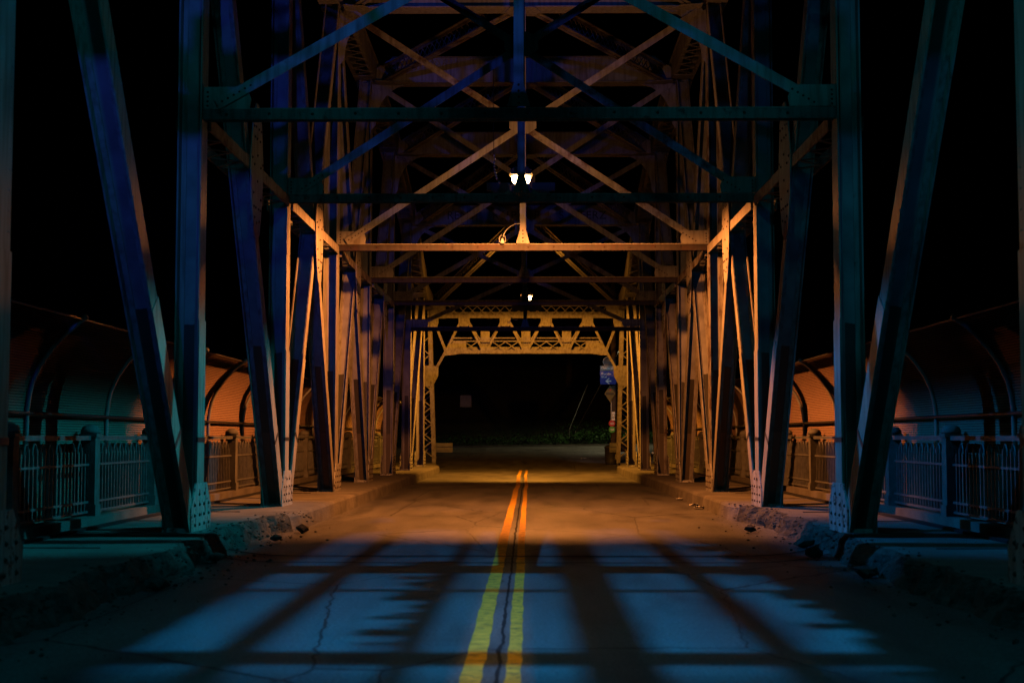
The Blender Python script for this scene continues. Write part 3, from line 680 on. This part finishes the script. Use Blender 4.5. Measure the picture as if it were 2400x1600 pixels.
for loc, lb in (((3.9, 18.7, 7.9), 'added unseen floodlight high on the right aimed at the left kerb'), ((-3.9, 18.7, 7.9), 'added unseen floodlight high on the left aimed at the right kerb'), ((1.8, -28, 4.6), 'blue floodlight behind the camera right of the centre line'), ((-1.8, -28, 4.6), 'blue floodlight behind the camera left of the centre line')):
    o = empty('floodlight', loc, lb, 'floodlight', 'cool floodlights outside the view'); l = Vector(loc)
    mb = MB()
    if loc[2] > 5:
        sg = -1 if l.x > 0 else 1; xa = l.x+sg*.15; xb = xa+sg*.008
        mb.box(min(xa, xb), max(xa, xb), l.y-.5, l.y+.5, l.z-.25, l.z-.165); mb.box(min(xa, xb), max(xa, xb), l.y-.5, l.y+.5, l.z-.094, l.z+.2)  # visor plates added to limit the side light to posts and kerb
        mb.box(min(xa, l.x-sg*.1), max(xa, l.x-sg*.1), l.y-.5, l.y+.5, l.z+.2, l.z+.22); mb.box(min(xa, l.x-sg*.1), max(xa, l.x-sg*.1), l.y-.5, l.y+.5, l.z-.26, l.z-.25)
    else: mb.box(l.x-.15, l.x+.15, l.y-.30, l.y-.12, l.z-.1, l.z+.14)
    mb.build('housing', darkmetal, o)
    mb = MB(); mb.tube([l+Vector((0, -.2, .1)), l+Vector((0, -.2, .5))] if loc[2] > 5 else [l+Vector((0, -.2, -.1)), Vector((l.x, l.y-.2, 0))], .025, 6); mb.build('mount', darkmetal, o)

# ------------------------------------------------------------------ railings and curved mesh fences
PROF = [(5.96, .30), (5.96, .75), (5.96, 1.2), (5.96, 1.75), (5.935, 1.95), (5.90, 2.11), (5.81, 2.31), (5.66, 2.53), (5.50, 2.70), (5.40, 2.79), (5.27, 2.88)]
for side, nm in ((-1, 'left'), (1, 'right')):
    F = empty('mesh_fence', (side*5.96, 32, ZS), 'tall wire mesh fence on curved pipes leaning over the %s pavement' % nm, 'fence', 'curved mesh fences along both pavements')
    y0, y1 = 2.0, 61.5; mb = MB(); n_ = len(PROF); uv = []
    arc = [0]
    for i in range(1, n_): arc.append(arc[-1] + math.hypot(PROF[i][0]-PROF[i-1][0], PROF[i][1]-PROF[i-1][1]))
    ysq = [y0 + (y1-y0)*j/36 for j in range(37)]
    for y in ysq:
        for i, (a, b) in enumerate(PROF): mb.v.append((side*(a+.03), y, b)); uv.append((y, arc[i]))
    for j in range(36):
        for i in range(n_-1): a = j*n_+i; mb.f.append((a, a+1, a+n_+1, a+n_)); mb.mi.append(0)
    sc_ = mb.build('wire_screen', wire_m, F, smooth=True)
    ul = sc_.data.uv_layers.new(name='UVMap')
    for lp in sc_.data.loops: ul.data[lp.index].uv = uv[lp.vertex_index]
    j = -4
    while 17.2+3.267*j < 62:
        y = 17.2+3.267*j; mb = MB()
        pp = []
        for i in range(n_-1):
            for q in range(3): t = q/3; pp.append((side*(PROF[i][0]*(1-t)+PROF[i+1][0]*t), y, PROF[i][1]*(1-t)+PROF[i+1][1]*t))
        pp.append((side*PROF[-1][0], y, PROF[-1][1])); mb.tube(pp, .030, 8)
        mb.lathe((side*PROF[-1][0], y, PROF[-1][1]-.03), [(.01, 0), (.04, .02), (.045, .045), (.03, .07), (.01, .085)], 8)
        mb.build('curved_pipe', galv, F, smooth=True); j += 1
    for (a, z, r_) in ((5.93, 1.73, .022), (5.29, 2.87, .012)):
        mb = MB(); mb.tube([(side*a, y0, z), (side*a, y1, z)], r_, 6); mb.build('top_rail', darkmetal, F)
    # cast railing in front of the mesh
    G = empty('railing', (side*5.80, 32, ZS), 'cast iron railing with arched bars and domed posts along the %s pavement' % nm, 'railing', 'cast railings along both pavements')
    mb = MB(); mb.box(min(side*5.66, side*5.92), max(side*5.66, side*5.92), y0, y1, ZS-.05, ZS+.13); mb.build('plinth', concrete, G)
    mb = MB(); mb.box(side*5.79-.045, side*5.79+.045, y0, y1, 1.40, 1.46); mb.build('handrail', railm, G)
    j = -4; ys_ = []
    while 16.13+3.05*j < 61.5: ys_.append(16.13+3.05*j); j += 1
    for y in ys_:
        mb = MB(); mb.box(side*5.79-.10, side*5.79+.10, y-.10, y+.10, ZS+.10, 1.47); mb.box(side*5.79-.12, side*5.79+.12, y-.12, y+.12, 1.44, 1.49)
        mb.box(side*5.79-.12, side*5.79+.12, y-.12, y+.12, ZS+.1, ZS+.28)
        np_ = mb.build('newel_post', stonem, G); mb = MB(); mb.lathe((side*5.79, y, 1.49), [(.13, 0), (.135, .03), (.12, .07), (.08, .105), (.03, .12)], 14); mb.build('dome_cap', stonem, np_, smooth=True)
    for a, b in zip(ys_[:-1], ys_[1:]):
        mb = MB(); xa = side*5.79
        mb.box(xa-.02, xa+.02, a+.1, b-.1, ZS+.17, ZS+.20); mb.box(xa-.02, xa+.02, a+.1, b-.1, ZS+.30, ZS+.33); mb.box(xa-.02, xa+.02, a+.1, b-.1, 1.06, 1.09)
        nb = 20; st_ = (b-a-.2)/nb
        for q in range(1, nb):
            yq = a+.1+q*st_; mb.box(xa-.014, xa+.014, yq-.014, yq+.014, ZS+.17, 1.22 if q % 2 else 1.30)
        for q in range(1, nb-1, 2):
            yq = a+.1+(q+.0)*st_; c = yq+st_/2+.0
            mb.tube([(xa, c-st_*.5+st_*.5*(1-math.cos(PI*u/6)), 1.22+.14*math.sin(PI*u/6)) for u in range(7)], .012, 5, cap=False)
        mb.build('bar_panel', railm, G)

# ------------------------------------------------------------------ end of the bridge: pole, signs, barrier, hydrant
PY = 70.0; sxp = lambda p: .13 + (p-1215)*PY/3267; szp = lambda p: 1.45 + (1002-p)*PY/3267
px0 = sxp(1404); gz = road_z(px0, PY)
pole = empty('utility_pole', (px0+.12, PY+.15, gz), 'dark wooden pole behind the signs at the right end of the bridge', 'pole')
mb = MB(); mb.tube([(px0+.12, PY+.15, gz-.3), (px0+.12, PY+.15, 9.0)], [.16, .12], 12); mb.build('shaft', barkm, pole, smooth=True)
mb = MB()
for z in (1.9, 2.25, 2.6): mb.tube([(px0+.12+.165*math.cos(a*PI/6), PY+.15+.165*math.sin(a*PI/6), z) for a in range(13)], .008, 4)
mb.box(px0-.02, px0+.01, PY-.02, PY+.0, 1.8, 3.5); mb.build('metal_strap', galv, pole)
def frame(a, b, c, d): return sxp(a), sxp(b), szp(d), szp(c)
yS = PY-.06
# round dim sign
x0, x1, z0, z1 = sxp(1384), sxp(1404), szp(842), szp(822)
def disc(mb, cx_, cz_, r_, y, t=.01, seg=28): mb.poly([(cx_+r_*math.cos(2*PI*i/seg), y, cz_+r_*math.sin(2*PI*i/seg)) for i in range(seg)][::-1], Y, t)
mb = MB(); disc(mb, sxp(1396), szp(831), .24, yS); o = mb.build('round_sign', darkmetal, loc=(sxp(1396), yS, szp(831))); tag(o, 'dark round sign half hidden behind the portal knee brace, topmost on the pole', 'sign', 'signs on the pole at the bridge end')
mb = MB(); mb.tube([(sxp(1396)+.23*math.cos(2*PI*i/24), yS-.012, szp(831)+.23*math.sin(2*PI*i/24)) for i in range(25)], .008, 4); mb.build('rim', galv, o)
x0, x1, z0, z1 = frame(1378.5, 1410, 840, 852)
mb = MB(); mb.box(x0, x1, yS-.02, yS-.006, z0+.008, z1); o = tag(mb.build('name_sign', grey_m, loc=(x0, yS, z0)), 'dull narrow grey name sign directly above the blue sign', 'sign', 'signs on the pole at the bridge end')
text('lettering', 'Oakland', .17, ((x0+x1)/2, yS-.024, (z0+z1)/2), (R(90), 0, 0), white_m, o, .002)
x0, x1, z0, z1 = frame(1378.5, 1415, 852, 882.5)
mb = MB(); mb.box(x0, x1, yS-.02, yS-.006, z0, z1); o = tag(mb.build('direction_sign', blue_m, loc=(x0, yS, z0)), 'blue direction sign reading Bigelow Blvd with a white left arrow', 'sign', 'signs on the pole at the bridge end')
text('lettering', 'Bigelow', .150, (x0+.06, yS-.024, szp(858.5)), (R(90), 0, 0), white_m, o, .002, 'LEFT')
text('lettering', 'Blvd', .150, (x0+.06, yS-.024, szp(866)), (R(90), 0, 0), white_m, o, .002, 'LEFT')
mb = MB(); ax = lambda p: sxp(p); az = lambda p: szp(p)
mb.poly([(ax(1390), yS-.024, az(875.2)), (ax(1398), yS-.024, az(868.5)), (ax(1400.5), yS-.024, az(868.5)), (ax(1396), yS-.024, az(873.8)), (ax(1404), yS-.024, az(873.8)), (ax(1404), yS-.024, az(877)), (ax(1396), yS-.024, az(877)), (ax(1400.5), yS-.024, az(882)), (ax(1397.5), yS-.024, az(882))], Y, .003)
mb.build('arrow', white_m, o)
cx_, cz_ = sxp(1401), szp(904)
mb = MB(); mb.poly([(cx_-.27, yS-.01, cz_), (cx_, yS-.01, cz_-.42), (cx_+.27, yS-.01, cz_), (cx_, yS-.01, cz_+.42)], Y, .008); o = tag(mb.build('warning_sign', amber_m, loc=(cx_, yS, cz_)), 'dull yellow diamond warning sign below the blue direction sign', 'sign', 'signs on the pole at the bridge end')
mb = MB()
for i in range(7): mb.box(cx_-.19+i*.055, cx_-.155+i*.055, yS-.016, yS-.011, cz_-.06, cz_+.05)
mb.box(cx_-.2, cx_+.2, yS-.015, yS-.011, cz_-.01, cz_+.005); mb.build('lettering', black_m, o)
mb = MB(); disc(mb, cx_+.01, cz_+.20, .05, yS-.014, .003, 12); mb.build('red_dot', red_m, o)
cx_, z0, z1 = sxp(1408.5), szp(965), szp(945.5)
mb = MB(); mb.box(cx_-.075, cx_+.075, yS-.03, yS-.02, z0, z1); o = tag(mb.build('route_plate', white_m, loc=(cx_, yS, z0)), 'small upright white plate with black marks above the round red sign', 'sign', 'signs on the pole at the bridge end')
text('lettering', 'C5J', .17, (cx_, yS-.034, (z0+z1)/2), (R(90), R(90), 0), black_m, o, .002)
for zc_, m_, nm in ((szp(972), red_m, 'round red sign with three white chevrons pointing left'), (szp(986), green_m, 'round green sign with three pale chevrons pointing left, lowest on the pole')):
    cx_ = sxp(1405); mb = MB(); disc(mb, cx_, zc_, .155, yS-.03, .01); o = tag(mb.build('round_route_sign', m_, loc=(cx_, yS, zc_)), nm, 'sign', 'signs on the pole at the bridge end')
    mb = MB()
    for i in range(3):
        a = cx_-.075+i*.06
        mb.poly([(a, yS-.034, zc_), (a+.035, yS-.034, zc_+.055), (a+.06, yS-.034, zc_+.055), (a+.028, yS-.034, zc_), (a+.06, yS-.034, zc_-.055), (a+.035, yS-.034, zc_-.055)], Y, .003)
    mb.build('chevrons', white_m, o)
# pale board far back on the slope
yb = 101.0; bx = .13+(1070-1215)*yb/3267; bz = 1.45+(1002-921)*yb/3267
o = empty('blank_board', (bx, yb, terr(bx, yb)), 'pale blank board standing alone on the dark slope beyond the cross street', 'board')
mb = MB(); mb.box(bx-.40, bx+.40, yb-.02, yb, bz-.42, bz+.42); mb.build('panel', mat('weathered_board', (.30, .35, .36), .7, .2, 3), o)
mb = MB(); mb.box(bx-.04, bx+.04, yb, yb+.06, terr(bx, yb)-.3, bz+.3); mb.build('post', darkmetal, o)
# guy wires at right
for i, (a, b) in enumerate((((1322, 990), (1425, 800)), ((1308, 985), (1352, 880)))):
    yg = 92.5; p = Vector((.13+(a[0]-1215)*yg/3267, yg, 1.45+(1002-a[1])*yg/3267)); q = Vector((.13+(b[0]-1215)*(yg-4)/3267, yg-4, 1.45+(1002-b[1])*(yg-4)/3267)) if i == 0 else Vector((.13+(b[0]-1215)*yg/3267, yg+1, 1.45+(1002-b[1])*yg/3267))
    mb = MB(); mb.tube([p - Vector((0, 0, .6)), p, q], .012 if i == 0 else .010, 5)
    tag(mb.build('guy_wire', galv, loc=tuple(p)), ('long slanting guy wire rising right from the weeds towards the sign pole' if i == 0 else 'short thin guy wire left of the longer one on the dark slope'), 'wire', 'guy wires beyond the cross street')
# low barrier pieces past the portals
for side, nm in ((-1, 'left'), (1, 'right')):
    o = empty('guard_rail', (side*4.9, 66, 0), 'short dark steel guard rail behind the far portal on the %s' % nm, 'guard rail', 'guard rails past the far portal')
    mb = MB(); zt = .95
    for dz, dd in ((-.16, 0), (-.08, -.06), (0, 0), (.08, -.06), (.16, 0)): mb.box(side*4.15-.35, side*4.15+.8, 65.0+dd, 65.03+dd, zt+dz-.045, zt+dz+.045)
    mb.build('rail', mat('dull_rail', (.12, .12, .11), .6), o)
    for xx in (side*4.2, side*4.8): mb = MB(); mb.box(xx-.07, xx+.07, 65.05, 65.2, -.1, zt+.15); mb.build('post', darkmetal, o)
hx, hy = .13+(1505-1215)*72/3267, 72.0; hz0 = road_z(hx, hy)
o = empty('fire_hydrant', (hx, hy, hz0), 'pale topped fire hydrant beside the road right of the far portal', 'hydrant')
mb = MB(); mb.lathe((hx, hy, hz0), [(.17, 0), (.17, .05), (.11, .06), (.11, .5), (.14, .52), (.14, .56)], 12); mb.build('barrel', mat('hydrant_yellow', (.35, .33, .12), .5), o, smooth=True)
mb = MB(); mb.lathe((hx, hy, hz0), [(.14, .56), (.12, .68), (.06, .76), (.03, .80)], 12); mb.build('bonnet', white_m, o, smooth=True)
mb = MB(); mb.tube([(hx-.2, hy, hz0+.42), (hx+.2, hy, hz0+.42)], .05, 8); mb.build('outlet', white_m, o)
bx_, by_ = sxp(1401), 69.2; bz_ = road_z(bx_, by_)
o = empty('litter_bin', (bx_, by_, bz_), 'dark litter bin with a small pale sticker below the signs', 'bin')
mb = MB(); mb.lathe((bx_, by_, bz_-.05), [(.27, 0), (.30, .2), (.31, .85), (.33, .86), (.33, .92), (.2, 1.0), (.05, 1.02)], 14); mb.build('drum', darkmetal, o, smooth=True)
mb = MB(); mb.box(bx_+.16, bx_+.26, by_-.36, by_-.33, bz_+.25, bz_+.50); mb.build('sticker', grey_m, o)

# litter on the road edge
for (a, b, h_, lb) in ((1608, 1166, 0, 'crumpled white paper lying at the foot of the right kerb'), (1597, 1160, 0, 'small torn paper scrap beside the crumpled paper at the right kerb'), (1340, 1063, 1, 'thin pale scrap of litter on the dark approach road before the sign pole'), (1566, 1146, 0, 'tiny pale scrap on the right road edge near the kerb end')):
    y = 1.45*3267/(b-1002) if not h_ else 74.0; x = .13+(a-1215)*y/3267; z = rz(x, y)+.02 if not h_ else road_z(x, y)+.02
    mb = MB(); n_ = 5
    for i in range(n_+1):
        for j in range(n_+1): mb.v.append((x+(i-n_/2)*.055+random.uniform(-.012, .012), y+(j-n_/2)*.045, z+random.uniform(0, .045)))
    for i in range(n_):
        for j in range(n_): q = i*(n_+1)+j; mb.f.append((q, q+n_+1, q+n_+2, q+1)); mb.mi.append(0)
    tag(mb.build('paper_litter', white_m, loc=(x, y, z)), lb, 'litter', 'scraps of paper on the road')

# ------------------------------------------------------------------ vegetation beyond
mb = MB()
for i in range(14000):
    u = random.random(); x = random.uniform(-22, 26) if u < .6 else random.gauss(6.0, 2.6); y = 90.9 + abs(random.gauss(0, 2.6)) if u < .8 else random.uniform(91, 104)
    z = terr(x, y); h = random.uniform(.08, .55) * (1.2 if x > 3 else .7)
    a = random.random()*6.28; lx, ly = math.cos(a), math.sin(a); wl = random.uniform(.03, .07); c = Vector((x+random.gauss(0, .1), y, z+h)); ll = random.uniform(.05, .13)
    up = Vector((lx*.8, ly*.8, random.uniform(-.2, .9))).normalized(); sd = Vector((-ly, lx, .2)).normalized()
    mb.add([c-up*ll, c+sd*wl, c+up*ll, c-sd*wl], [(0, 1, 2, 3)])
tag(mb.build('weeds', leafm), 'low green weeds and ground cover along the far side of the cross street', 'weeds', kind='stuff')
def tree(x, y, h, r, lb, nleaf=900):
    z = terr(x, y); o = empty('tree', (x, y, z), lb, 'tree', 'dark trees on the hillside')
    mb = MB(); rnd = random.Random(int(x*31+y*7)); tips = []
    top = Vector((x+rnd.uniform(-.4, .4), y, z+h*.55)); mb.tube([(x, y, z-.4), (x+.1, y, z+h*.25), top], [.28, .2, .14], 8)
    for i in range(7):
        a = i*.9+rnd.random(); s0 = Vector((x, y, z+h*(.25+.04*i))); e = s0 + Vector((math.cos(a)*r*.7, math.sin(a)*r*.7, h*rnd.uniform(.15, .4)))
        mb.tube([s0, (s0+e)/2+Vector((0, 0, -.2)), e], [.10, .07, .03], 6); tips.append(e)
    tips.append(top+Vector((0, 0, h*.25))); tips.append(top); mb.build('trunk', barkm, o)
    mb = MB()
    for i in range(nleaf):
        t = rnd.choice(tips); c = t + Vector((rnd.gauss(0, r*.24), rnd.gauss(0, r*.24), rnd.gauss(0, r*.2)))
        d = Vector((rnd.gauss(0, 1), rnd.gauss(0, 1), rnd.gauss(0, .6))).normalized(); s_ = d.orthogonal().normalized(); l = rnd.uniform(.12, .28)
        mb.add([c-d*l, c+s_*l*.5, c+d*l, c-s_*l*.5], [(0, 1, 2, 3)])
    mb.build('crown', leafd, o)
spots = [(-15, 99, 9, 3, 'dark leafy tree farthest left on the slope beyond the bridge'), (-9.5, 104, 10, 3.4, 'tall dark tree left of the pale blank board'), (-3, 108, 11, 3.6, 'dark tree on the slope just right of the pale blank board'),
         (3, 103, 9, 3.2, 'dark tree on the slope behind the middle of the far opening'), (9, 106, 11, 3.6, 'dark tree rising behind the guy wires'), (15, 98, 9, 3.2, 'dark tree behind the signs at the right'), (21, 105, 11, 3.8, 'dark leafy tree farthest right on the slope beyond the bridge')]
for s_ in spots: tree(*s_)
